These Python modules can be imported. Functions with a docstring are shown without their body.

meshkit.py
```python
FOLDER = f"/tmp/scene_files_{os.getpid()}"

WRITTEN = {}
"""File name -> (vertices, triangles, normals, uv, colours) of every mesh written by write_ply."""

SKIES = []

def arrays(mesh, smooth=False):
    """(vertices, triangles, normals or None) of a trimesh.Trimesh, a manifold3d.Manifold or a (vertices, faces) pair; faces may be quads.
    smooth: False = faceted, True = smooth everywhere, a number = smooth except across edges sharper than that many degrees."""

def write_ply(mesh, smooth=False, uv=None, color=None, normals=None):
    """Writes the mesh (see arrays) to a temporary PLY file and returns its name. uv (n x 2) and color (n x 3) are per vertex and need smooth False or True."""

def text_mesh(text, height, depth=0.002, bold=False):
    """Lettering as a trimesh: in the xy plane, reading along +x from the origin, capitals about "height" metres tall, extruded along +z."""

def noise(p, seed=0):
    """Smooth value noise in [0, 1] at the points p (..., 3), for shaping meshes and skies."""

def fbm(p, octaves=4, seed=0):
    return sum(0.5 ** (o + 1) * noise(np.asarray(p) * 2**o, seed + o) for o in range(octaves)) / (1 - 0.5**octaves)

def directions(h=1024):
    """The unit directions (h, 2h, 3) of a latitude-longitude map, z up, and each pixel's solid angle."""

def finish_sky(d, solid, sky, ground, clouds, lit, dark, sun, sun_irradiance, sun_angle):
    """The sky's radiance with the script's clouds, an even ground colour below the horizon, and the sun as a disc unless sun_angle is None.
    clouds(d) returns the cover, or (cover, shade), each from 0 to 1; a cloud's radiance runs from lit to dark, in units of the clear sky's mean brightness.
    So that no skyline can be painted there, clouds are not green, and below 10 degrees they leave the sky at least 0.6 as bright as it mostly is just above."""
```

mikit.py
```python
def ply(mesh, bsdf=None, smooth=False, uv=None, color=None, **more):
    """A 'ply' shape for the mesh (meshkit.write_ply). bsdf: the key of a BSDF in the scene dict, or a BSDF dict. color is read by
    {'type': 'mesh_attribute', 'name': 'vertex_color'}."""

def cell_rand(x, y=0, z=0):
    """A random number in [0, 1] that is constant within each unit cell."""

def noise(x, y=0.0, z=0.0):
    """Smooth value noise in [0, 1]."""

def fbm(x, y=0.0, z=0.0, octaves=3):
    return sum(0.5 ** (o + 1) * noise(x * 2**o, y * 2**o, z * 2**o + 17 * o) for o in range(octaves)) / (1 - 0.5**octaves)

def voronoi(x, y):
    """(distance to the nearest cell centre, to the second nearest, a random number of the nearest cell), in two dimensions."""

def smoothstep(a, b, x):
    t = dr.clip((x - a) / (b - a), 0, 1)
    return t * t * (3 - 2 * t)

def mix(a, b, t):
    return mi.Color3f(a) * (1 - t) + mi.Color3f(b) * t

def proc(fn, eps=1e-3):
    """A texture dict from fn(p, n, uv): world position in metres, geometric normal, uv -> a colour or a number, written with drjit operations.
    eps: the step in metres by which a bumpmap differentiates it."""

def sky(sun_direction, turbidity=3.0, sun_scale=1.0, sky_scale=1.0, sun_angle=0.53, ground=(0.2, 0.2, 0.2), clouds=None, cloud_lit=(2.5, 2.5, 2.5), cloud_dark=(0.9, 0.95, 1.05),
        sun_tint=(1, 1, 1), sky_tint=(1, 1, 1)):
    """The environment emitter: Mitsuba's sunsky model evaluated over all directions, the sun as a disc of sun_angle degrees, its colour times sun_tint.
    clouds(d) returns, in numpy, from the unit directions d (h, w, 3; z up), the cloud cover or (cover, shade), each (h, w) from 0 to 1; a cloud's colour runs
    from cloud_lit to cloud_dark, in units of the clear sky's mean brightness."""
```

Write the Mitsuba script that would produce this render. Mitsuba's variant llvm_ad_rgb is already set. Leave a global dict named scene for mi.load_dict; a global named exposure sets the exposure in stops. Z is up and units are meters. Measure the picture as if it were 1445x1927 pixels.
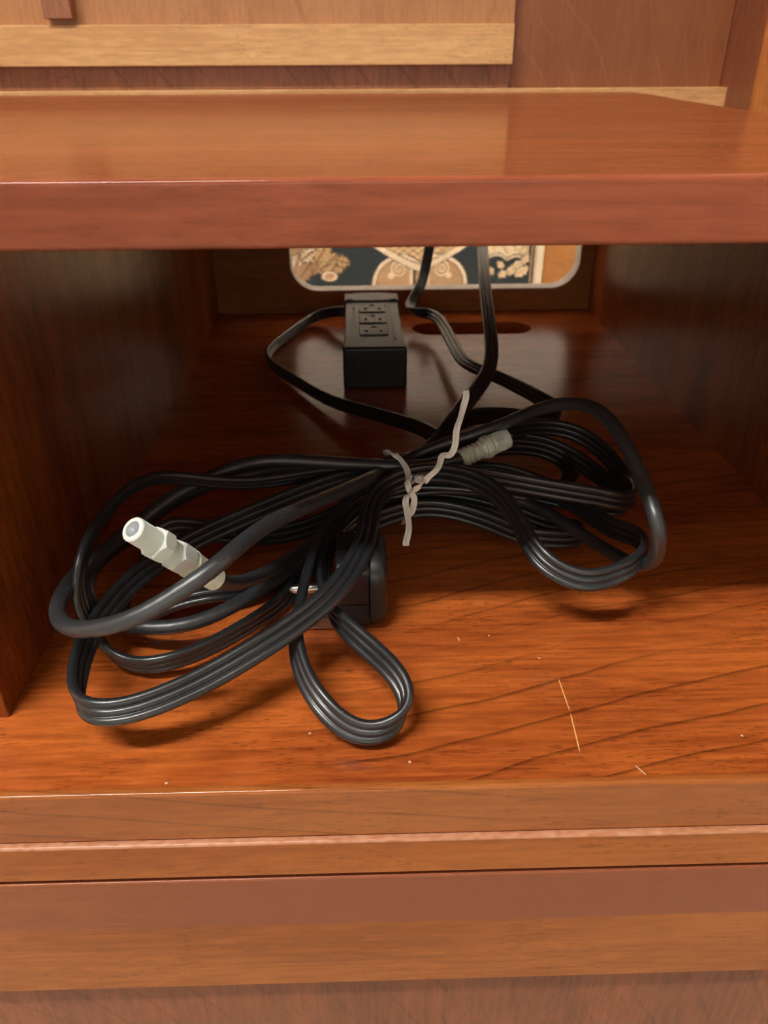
import math, random, json
import numpy as np, trimesh, shapely, manifold3d
import shapely.geometry as sg
import drjit as dr
import mitsuba as mi
import mikit
from mikit import noise, fbm, smoothstep, mix, proc, cell_rand
from scipy.interpolate import CubicSpline

scene, labels = {'type': 'scene'}, {}
T = mi.ScalarTransform4f
RNG = np.random.default_rng(7)

# ------------------------------------------------------------------ camera, light, exposure
EYE = np.array([0.0, 0.0, 0.24])
FWD = np.array([0.027055936, 0.859921973, -0.509707933])
UP = np.array([0.020745264, 0.509301769, 0.860337923])
scene['camera'] = {'type': 'thinlens', 'fov': math.degrees(2 * math.atan(722.5 / 1450)), 'fov_axis': 'x',
                   'to_world': T().look_at(origin=EYE.tolist(), target=(EYE + FWD).tolist(), up=UP.tolist()),
                   'near_clip': 0.01, 'far_clip': 50.0, 'aperture_radius': 0.0008, 'focus_distance': 0.335}
exposure = 0.06
CEIL, FLOOR = 2.0, -0.46
# the long ceiling fixture above the viewer, left of the cabinet: x0, x1, y0, y1, radiance; the small round ceiling lights: x, y, radius, radiance
FIXTURE = (-1.45, -0.25, -0.525, -0.415, 135.0)
LAMPS = [(-1.5, -2.0, 0.09, 15.0), (0.12, 1.08, 0.085, 2500.0), (1.8, -0.7, 0.09, 30.0)]
LAMP_RGB = (1.0, 0.965, 0.90)
FILL_PANEL = (-1.3, 0.9, 0.1, 1.35, 0.6)  # added emitting panel behind the viewer, brightens surfaces facing the front

# ------------------------------------------------------------------ helpers
def tag(key, label=None, category=None, group=None, kind=None):
    d = labels.setdefault(key, {})
    for k, v in (('label', label), ('category', category), ('group', group), ('kind', kind)):
        if v: d[k] = v

def add(key, mesh, bsdf, smooth=False, label=None, category=None, group=None, kind=None, **kw):
    base, n = key, 0
    while key in scene:
        n += 1; key = f'{base}_{n:03d}'
    scene[key] = mikit.ply(mesh, bsdf, smooth=smooth, **kw)
    if label or category or group or kind: tag(key, label, category, group, kind)
    return key

SPH = trimesh.creation.icosphere(subdivisions=2, radius=1.0)
def rbox(x0, x1, y0, y1, z0, z1, r=0.001, skew=0.0):
    """a board with rounded edges; skew turns its front by y += skew * x"""
    pts = [SPH.vertices * r + [x, y, z] for x in (x0 + r, x1 - r) for y in (y0 + r, y1 - r) for z in (z0 + r, z1 - r)]
    m = trimesh.convex.convex_hull(np.vstack(pts))
    if skew: m.vertices[:, 1] += skew * m.vertices[:, 0]
    return m
def extr(poly, h):
    return trimesh.creation.extrude_polygon(poly, h, engine='earcut')
def stand(m, y):
    """xy drawing extruded along z -> a panel in the xz plane whose front is at y"""
    v = m.vertices.copy(); d = v[:, 2].copy()
    m.vertices = np.column_stack([v[:, 0], y + d, v[:, 1]])
    m.invert() if m.volume < 0 else None
    return m
def along(m, a, b):
    """turn a mesh built along +z from the origin so that it runs from a towards b"""
    d = np.asarray(b, float) - a; L = np.linalg.norm(d)
    R = trimesh.geometry.align_vectors([0, 0, 1], d / L); R[:3, 3] = a
    m = m.copy(); m.apply_transform(R); return m
def lathe(prof, n=48):
    return trimesh.creation.revolve(np.array(prof, float), sections=n)
def hexnut(af, z0, z1, hole=0.0, ch=0.0009):
    """a chamfered hexagon across flats af along z"""
    R = af / math.sqrt(3)
    m = manifold3d.Manifold.cylinder(z1 - z0, R, R, 6).translate((0, 0, z0))
    c = manifold3d.Manifold.revolve(manifold3d.CrossSection([[(0, z0), (af / 2 * 1.0, z0), (R * 1.01, z0 + ch), (R * 1.01, z1 - ch), (af / 2 * 1.0, z1), (0, z1)]]), 48)
    m = m ^ c
    if hole: m = m - manifold3d.Manifold.cylinder(1, hole, hole, 32).translate((0, 0, -0.5))
    mm = m.to_mesh()
    return trimesh.Trimesh(mm.vert_properties[:, :3], mm.tri_verts, process=False)
def M2T(m):
    mm = m.to_mesh(); return trimesh.Trimesh(mm.vert_properties[:, :3], mm.tri_verts, process=False)
def T2M(t):
    return manifold3d.Manifold(manifold3d.Mesh(np.asarray(t.vertices, np.float32), np.asarray(t.faces, np.uint32)))

# ------------------------------------------------------------------ materials
def wood(name, light, dark, along='x', line=1.0, seed=0.0, rough=0.25, spec=0.5, slope=0.0, period=0.016, streak=1.0, extra=None, pore=1.0, matt=0.0):
    """varnished wood: long streaks, short dark pores and wandering growth lines; 'along' is the grain direction in the world"""
    def fn(p, n, uv):
        x, y, z = p.x, p.y, p.z
        if along == 'x': u, v, w = x, y + 0.8 * z, z
        elif along == 'z': u, v, w = z, x + 0.9 * y, y
        else: u, v, w = y, x + 0.8 * z, z
        u, v = u + seed * 1.7, v + seed * 0.37
        broad = fbm(u * 5, v * 38, seed, octaves=3)
        fine = noise(u * 26, v * 750, seed + 3) * 0.4 + noise(u * 75, v * 420, seed + 5) * 0.35 + noise(u * 110, v * 900, seed + 6) * 0.25
        por = smoothstep(0.66, 0.86, noise(u * 260, v * 2300, seed + 7)) * (0.35 + 0.65 * smoothstep(0.35, 0.7, noise(u * 30, v * 60, seed + 9)))
        ph = (v + slope * u) / period + 1.5 * fbm(u * 7, v * 9, seed + 11, octaves=2) + 0.06 * noise(u * 60, v * 40, seed + 2)
        fr = ph - dr.floor(ph)
        ln = smoothstep(0.86, 0.975, fr) * (1 - smoothstep(0.975, 1.0, fr)) * smoothstep(0.25, 0.6, noise(u * 8, v * 20, seed + 13))
        t = dr.clip(0.5 + streak * (1.3 * (broad - 0.5) + 1.15 * (fine - 0.5)), 0, 1)
        c = mix(dark, light, t)
        c = c * (1 - 0.34 * pore * por) * (1 - 0.42 * line * ln)
        if extra is not None: c = extra(c, p)
        return c
    mat = {'type': 'principled', 'base_color': proc(fn), 'roughness': rough, 'specular': spec}
    if matt: mat = {'type': 'blendbsdf', 'weight': matt, 'a': mat, 'b': {'type': 'diffuse', 'reflectance': proc(fn)}}
    scene[name] = {'type': 'twosided', 'bsdf': mat}

def seg(p, a, b):
    """distance of p (seen from above) from the segment a-b"""
    ax, ay = a; bx, by = b; dx, dy = bx - ax, by - ay
    t = dr.clip(((p.x - ax) * dx + (p.y - ay) * dy) / (dx * dx + dy * dy), 0, 1)
    return dr.sqrt(dr.square(p.x - ax - t * dx) + dr.square(p.y - ay - t * dy)), t
def specks(p, k, keep, s):
    """small pale crumbs of dust lying on a board"""
    q = (p.x * k, (p.y + p.z) * k)
    f, _, which = mikit.voronoi(q[0], q[1])
    return smoothstep(s, s * 0.5, f) * dr.select(which < keep, 1.0, 0.0)
def floor_marks(c, p):
    for a, b, wd, col, s in FLOOR_MARKS:
        d, t = seg(p, a, b)
        c = mix(c, col, s * smoothstep(wd, wd * 0.4, d) * smoothstep(0, 0.12, t) * smoothstep(1.0, 0.85, t))
    return mix(c, (0.7, 0.5, 0.35), 0.8 * specks(p, 130.0, 0.012, 0.10))
def shelf_marks(c, p):
    dust = specks(p, 160.0, 0.03, 0.08) * smoothstep(-0.2, 0.25, p.x)
    haze = smoothstep(0.55, 0.8, fbm(p.x * 30, p.y * 90, 4.0)) * 0.03
    return mix(mix(c, (0.75, 0.5, 0.4), 0.7 * dust), (0.5, 0.3, 0.25), haze)
FLOOR_MARKS = [((0.0857, 0.2560), (0.0860, 0.2350), 0.00035, (0.75, 0.42, 0.16), 0.9), ((0.0860, 0.2350), (0.0846, 0.2125), 0.0004, (0.75, 0.42, 0.16), 0.9),
               ((0.1045, 0.2060), (0.1075, 0.2010), 0.00035, (0.8, 0.6, 0.4), 0.8), ((0.0440, 0.2860), (0.0446, 0.2830), 0.00035, (0.85, 0.7, 0.5), 0.8),
               ((0.0790, 0.2700), (0.0806, 0.2690), 0.0004, (0.85, 0.6, 0.35), 0.9), ((0.0475, 0.2015), (0.0478, 0.1985), 0.0003, (0.8, 0.6, 0.4), 0.6)]

wood('wood_floor', (0.52, 0.130, 0.026), (0.25, 0.046, 0.011), 'x', line=1.2, seed=1.0, rough=0.2, slope=-0.2, period=0.019, extra=floor_marks)
wood('wood_nosing', (0.40, 0.125, 0.028), (0.30, 0.082, 0.018), 'x', line=0.7, seed=2.0, pore=0.6, rough=0.14, slope=0.1, period=0.011)
def pale_edge(c, p):
    # a mottled pale tone is mixed in along the top edge of the strip
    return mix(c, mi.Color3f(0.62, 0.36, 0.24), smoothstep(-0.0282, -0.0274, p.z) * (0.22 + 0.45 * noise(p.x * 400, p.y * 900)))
wood('wood_molding', (0.43, 0.132, 0.029), (0.33, 0.092, 0.020), 'x', line=0.2, seed=3.0, extra=pale_edge, pore=0.6, rough=0.3, spec=0.3, streak=1.2)
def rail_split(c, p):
    # darker, redder band above a wavering line, weaker at the left
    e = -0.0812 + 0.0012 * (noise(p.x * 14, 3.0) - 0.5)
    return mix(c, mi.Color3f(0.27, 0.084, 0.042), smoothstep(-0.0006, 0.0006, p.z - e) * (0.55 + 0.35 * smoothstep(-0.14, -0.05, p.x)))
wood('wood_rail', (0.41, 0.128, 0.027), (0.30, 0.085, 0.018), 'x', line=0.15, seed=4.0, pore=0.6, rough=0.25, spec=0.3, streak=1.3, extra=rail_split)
wood('wood_door_panel', (0.30, 0.098, 0.044), (0.19, 0.068, 0.033), 'z', line=0.4, seed=5.0, rough=0.3, spec=0.3, slope=0.5, period=0.03, pore=0.5)
wood('wood_shelf', (0.27, 0.080, 0.026), (0.18, 0.050, 0.017), 'x', line=0.3, seed=6.0, rough=0.13, spec=0.5, matt=0.35, streak=0.7, extra=shelf_marks)
wood('wood_shelf_edge', (0.33, 0.084, 0.038), (0.23, 0.052, 0.023), 'x', line=0.35, seed=7.0, rough=0.15, streak=1.3, slope=0.012, period=0.0045, pore=0.4)
wood('wood_side', (0.30, 0.072, 0.014), (0.14, 0.028, 0.006), 'z', line=0.2, seed=8.0, rough=0.26, spec=0.3, period=0.05)
wood('wood_back', (0.30, 0.105, 0.022), (0.20, 0.064, 0.013), 'x', line=0.2, seed=9.0, rough=0.5, spec=0.15)
wood('wood_pale', (0.78, 0.46, 0.20), (0.58, 0.30, 0.12), 'x', line=0.2, seed=10.0, rough=0.4, pore=0.6)
wood('wood_upper', (0.46, 0.215, 0.088), (0.38, 0.165, 0.062), 'z', line=0.25, seed=11.0, rough=0.4, period=0.05, pore=0.5)
wood('wood_brown', (0.36, 0.15, 0.075), (0.24, 0.09, 0.042), 'z', line=0.6, seed=12.0, rough=0.4, period=0.04, slope=0.8)
def veneer_lines(c, p):
    q = p.x * 36 + p.z * 15 + 2.2 * fbm(p.x * 7, p.z * 7, 2.0)
    fr = q - dr.floor(q)
    return mix(c, mi.Color3f(0.42, 0.19, 0.11), 0.22 * smoothstep(0.3, 0.6, noise(p.x * 25, p.z * 25, 3.0)) * smoothstep(0.88, 0.95, fr) * (1 - smoothstep(0.95, 1.0, fr)))
wood('wood_veneer', (0.28, 0.095, 0.035), (0.22, 0.070, 0.026), 'z', line=0.0, seed=13.0, rough=0.4, extra=veneer_lines, pore=0.3)
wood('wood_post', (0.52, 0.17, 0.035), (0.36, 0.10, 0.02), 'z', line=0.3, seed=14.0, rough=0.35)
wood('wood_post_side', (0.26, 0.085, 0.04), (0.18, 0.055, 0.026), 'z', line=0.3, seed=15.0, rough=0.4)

def plain(name, rgb, rough=0.5, spec=0.5, metal=0.0, **kw):
    scene[name] = {'type': 'twosided', 'bsdf': {'type': 'principled', 'base_color': {'type': 'rgb', 'value': list(rgb)}, 'roughness': rough, 'specular': spec, 'metallic': metal, **kw}}
def rubber(name, rgb, rough, spec):
    def fn(p, n, uv):
        k = 0.75 + 0.5 * fbm(p.x * 90, p.y * 90, p.z * 90, octaves=3)
        dust = smoothstep(0.84, 0.9, noise(p.x * 1100, p.y * 1100, p.z * 1100)) * smoothstep(0.6, 0.75, noise(p.x * 120, p.y * 120, p.z * 120))
        return mi.Color3f(rgb) * k + mi.Color3f(0.05) * dust
    scene[name] = {'type': 'twosided', 'bsdf': {'type': 'principled', 'base_color': proc(fn), 'roughness': rough, 'specular': spec}}
rubber('pvc_cord', (0.013, 0.015, 0.018), 0.31, 0.85)
rubber('pvc_coax', (0.021, 0.024, 0.028), 0.38, 0.9)
rubber('abs_strip', (0.018, 0.018, 0.017), 0.36, 0.5)
rubber('plug_plastic', (0.014, 0.014, 0.015), 0.38, 0.5)
plain('black_hole', (0.004, 0.004, 0.004), 0.8, 0.1)
plain('nickel', (0.74, 0.80, 0.75), 0.42, 0.6, 0.15)
plain('nickel_bright', (0.80, 0.78, 0.72), 0.22, 0.5, 1.0)
plain('crimp', (0.72, 0.79, 0.66), 0.5, 0.5, 0.1)
plain('dielectric_white', (0.25, 0.27, 0.30), 0.3)
plain('blade_steel', (0.42, 0.40, 0.37), 0.3, 0.5, 1.0)
plain('brass', (0.85, 0.55, 0.18), 0.25, 0.5, 1.0)
plain('tie_paper', (0.94, 0.93, 0.88), 0.55, 0.4)
plain('rim_white', (0.62, 0.58, 0.53), 0.5)
plain('ceiling_paint', (0.50, 0.49, 0.46), 0.9, 0.1)
plain('wall_paint', (0.50, 0.47, 0.41), 0.9, 0.1)
plain('lamp_trim', (0.8, 0.8, 0.78), 0.5)
def carpet(p, n, uv):
    return mix((0.44, 0.39, 0.32), (0.56, 0.51, 0.44), fbm(p.x * 60, p.y * 60, 1.0))
scene['carpet'] = {'type': 'twosided', 'bsdf': {'type': 'diffuse', 'reflectance': proc(carpet)}}

# ------------------------------------------------------------------ the room
def slab(x0, x1, y0, y1, z0, z1):
    m = trimesh.creation.box((x1 - x0, y1 - y0, z1 - z0)); m.apply_translation(((x0 + x1) / 2, (y0 + y1) / 2, (z0 + z1) / 2)); return m
X0, X1, Y0, Y1 = -2.6, 2.4, -2.8, 1.42
for k, m, b in (('floor', slab(X0, X1, Y0, Y1, FLOOR - 0.1, FLOOR), 'carpet'), ('ceiling', slab(X0, X1, Y0, Y1, CEIL, CEIL + 0.1), 'ceiling_paint'),
                ('wall_left', slab(X0 - 0.1, X0, Y0, Y1, FLOOR, CEIL), 'wall_paint'), ('wall_right', slab(X1, X1 + 0.1, Y0, Y1, FLOOR, CEIL), 'wall_paint'),
                ('wall_front', slab(X0, X1, Y0 - 0.1, Y0, FLOOR, CEIL), 'wall_paint'), ('wall_back', slab(X0, X1, Y1, Y1 + 0.1, FLOOR, CEIL), 'wall_paint')):
    add(k, m, b, kind='structure')
fx0, fx1, fy0, fy1, frad = FIXTURE
add('fluorescent_fixture__housing', slab(fx0 - 0.03, fx1 + 0.03, fy0 - 0.03, fy1 + 0.03, CEIL - 0.03, CEIL), 'lamp_trim')
add('fluorescent_fixture__diffuser', slab(fx0, fx1, fy0, fy1, CEIL - 0.036, CEIL - 0.0305), 'lamp_trim')
scene['fluorescent_fixture__diffuser']['emitter'] = {'type': 'area', 'radiance': {'type': 'rgb', 'value': [frad * c for c in LAMP_RGB]}}
tag('fluorescent_fixture', 'long white fluorescent ceiling fixture in front of the cabinet', 'ceiling light')
where = ['at the front left of the room', 'above the gap behind the cabinet', 'to the right of the cabinet']
for i, ((x, y, r, rad), wh) in enumerate(zip(LAMPS, where)):
    k = 'ceiling_light' + (f'_{i:03d}' if i else '')
    ring = lathe([(r, 0), (r, -0.012), (r + 0.02, -0.008), (r + 0.022, 0), (r, 0)], 40); ring.apply_translation((x, y, CEIL))
    add(k + '__trim', ring, 'lamp_trim', 30)
    disc = trimesh.creation.cylinder(radius=r - 0.0005, height=0.004, sections=40); disc.apply_translation((x, y, CEIL - 0.004))
    add(k + '__diffuser', disc, 'lamp_trim')
    scene[k + '__diffuser']['emitter'] = {'type': 'area', 'radiance': {'type': 'rgb', 'value': [rad * c for c in LAMP_RGB]}}
    tag(k, f'round white ceiling light {wh}', 'ceiling light', 'ceiling lights')
wx0, wx1, wz0, wz1, wrad = FILL_PANEL  # unseen fill light, built like a framed window
fr = T2M(slab(wx0 - 0.06, wx1 + 0.06, Y0 - 0.01, Y0 + 0.04, wz0 - 0.06, wz1 + 0.06)) - T2M(slab(wx0, wx1, Y0 - 0.1, Y0 + 0.1, wz0, wz1)) + T2M(slab((wx0 + wx1) / 2 - 0.02, (wx0 + wx1) / 2 + 0.02, Y0, Y0 + 0.04, wz0, wz1))
add('added_fill_1__frame', M2T(fr), 'lamp_trim')
add('added_fill_1__glow_panel', slab(wx0 - 0.005, wx1 + 0.005, Y0 + 0.001, Y0 + 0.006, wz0 - 0.005, wz1 + 0.005), 'lamp_trim')
scene['added_fill_1__glow_panel']['emitter'] = {'type': 'area', 'radiance': {'type': 'rgb', 'value': [wrad * c for c in (0.92, 0.97, 1.0)]}}
tag('added_fill_1', kind='structure')

# ------------------------------------------------------------------ the cabinet
SK = -0.0082
XL, XR, YF, YB = -0.151, 0.2494, 0.2412, 0.829
ZS0, ZS1 = 0.1900, 0.2094
CX0, CX1 = -0.56, 0.46
tag('cabinet', 'reddish brown cherry wood cabinet with an open compartment, shelf and door below', 'cabinet')
# bottom board with the long cord slot
bot = sg.Polygon([(CX0, 0.2005 + SK * CX0), (CX1, 0.2005 + SK * CX1), (CX1, 0.847), (CX0, 0.847)])
slot = sg.LineString([(0.0731, 0.7693), (0.1557, 0.7693)]).buffer(0.0195, 24)
m = extr(bot.difference(slot), 0.0268); m.apply_translation((0, 0, -0.0268))
add('cabinet__bottom_board', m, 'wood_floor', label='glossy orange brown floor of the open compartment, with a rounded cord slot at the back')
add('cabinet__bottom_board__nosing', rbox(CX0, CX1, 0.198, 0.2025, -0.0268, 0.0002, 0.0017, SK), 'wood_nosing', 40, label='flat front edge of the compartment floor')
add('cabinet__molding', rbox(CX0, CX1, 0.1956, 0.2145, -0.0475, -0.0268, 0.0012, SK), 'wood_molding', 40, label='lower front strip standing slightly proud with a pale top edge')
add('cabinet__inner_frame', rbox(CX0, CX1, 0.2150, 0.2450, -0.0900, -0.0268, 0.001, SK), 'wood_side')
# closed lower body under the compartment, unseen, added to darken the cord slot
add('cabinet__lower_back', slab(CX0, CX1, YB, YB + 0.018, FLOOR + 0.02, -0.027), 'wood_back')
add('cabinet__lower_side', slab(CX0, CX0 + 0.019, 0.215, YB, FLOOR + 0.001, -0.027), 'wood_side')
add('cabinet__lower_side', slab(CX1 - 0.019, CX1, 0.215, YB, FLOOR + 0.001, -0.027), 'wood_side')
add('cabinet__lower_shelf', slab(CX0 + 0.019, CX1 - 0.019, 0.216, YB, FLOOR + 0.06, FLOOR + 0.079), 'wood_side')
# door: rail above a recessed panel
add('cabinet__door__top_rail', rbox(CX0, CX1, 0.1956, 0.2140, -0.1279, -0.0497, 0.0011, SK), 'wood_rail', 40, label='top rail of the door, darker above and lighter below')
add('cabinet__door__panel', rbox(CX0 + 0.01, CX1 - 0.01, 0.2045, 0.2100, -0.40, -0.1200, 0.001, SK), 'wood_door_panel', 40, label='recessed door panel with upright grain')
tag('cabinet__door', 'cabinet door below the open compartment')
# partitions
add('cabinet__partition', rbox(XL - 0.0195, XL, YF, YB, -0.0012, ZS0, 0.0009), 'wood_side', 40, label='left side of the open compartment')
add('cabinet__partition', rbox(XR, XR + 0.0195, YF, YB, -0.0012, ZS0, 0.0009), 'wood_side', 40, label='right side of the open compartment')
# back panel with its cut-out
hole = sg.box(-0.0715 + 0.029, 0.0238 + 0.029, 0.2352 - 0.029, 0.118 - 0.029).buffer(0.029, 24)
m = stand(extr(sg.box(CX0, 0.0008, CX1, ZS0 - 0.0005).difference(hole), 0.018), YB)
add('cabinet__back_panel', m, 'wood_back', label='plain back panel of the open compartment with an oblong cut-out')
m = stand(extr(hole.difference(hole.buffer(-0.0009, 24)), 0.0188), YB - 0.0004)
add('cabinet__back_panel__cutout_rim', m, 'rim_white', 40, label='whitish cut edge of the oblong opening')
# shelf
def shelf_poly(d=0.0):
    return sg.Polygon([(CX0, YF + d), (0.266, YF + d), (0.262, 0.43), (0.2475, 0.49), (0.246, 0.515), (0.2475, 0.575), (0.254, 0.68), (0.264, 0.78), (0.261, 0.822), (0.250, 0.8275), (CX0, 0.8275)])
m = extr(shelf_poly(0.003), ZS1 - ZS0); m.apply_translation((0, 0, ZS0))
add('cabinet__shelf', m, 'wood_shelf', label='glossy shelf above the open compartment')
add('cabinet__shelf__edge_strip', rbox(CX0, 0.266, YF, YF + 0.0042, ZS0 - 0.0002, ZS1 + 0.0002, 0.0016), 'wood_shelf_edge', 40, label='reddish front edge of the shelf')
# rear of the upper part
add('cabinet__rear_ledge', rbox(CX0, 0.3665, 0.852, 0.8695, 0.1800, 0.2117, 0.0006), 'wood_pale', 40, label='pale strip behind the back edge of the shelf')
add('cabinet__rear_panel', rbox(CX0, 0.366, 0.870, 0.876, 0.1850, 1.45, 0.0006), 'wood_veneer', 40, label='brown veneer panel with slanting pale grain lines')
add('cabinet__rear_board', rbox(CX0, 0.1525, 0.8655, 0.8695, 0.2119, 0.2400, 0.0006), 'wood_brown', 40, label='low brown board under the pale rail')
add('cabinet__rear_rail', rbox(CX0, 0.1520, 0.8510, 0.8690, 0.2322, 0.2655, 0.0007), 'wood_pale', 40, label='pale honey coloured rail')
add('cabinet__rear_rail__upper_panel', rbox(CX0, 0.1525, 0.8580, 0.8690, 0.2655, 1.45, 0.0007), 'wood_upper', 40, label='light brown panel above the pale rail')
add('cabinet__rear_batten', rbox(-0.2820, -0.2565, 0.8450, 0.8580, 0.2700, 1.45, 0.0007), 'wood_brown', 40, label='reddish brown upright batten ending above the pale rail')
add('cabinet__side_post', rbox(0.3665, 0.385, 0.797, 0.876, 0.10, 1.45, 0.0006), 'wood_post_side', 40, label='dark upright side at the back right')
add('cabinet__side_post__face', rbox(0.3667, 0.46, 0.7945, 0.7985, 0.10, 1.45, 0.0008), 'wood_post', 40, label='orange front face of the side post')

add('cabinet__top', rbox(CX0, CX1, 0.34, 0.880, 1.45, 1.475, 0.001), 'wood_molding', 40)  # unseen top, added to keep the rear ceiling light off the shelf

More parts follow.
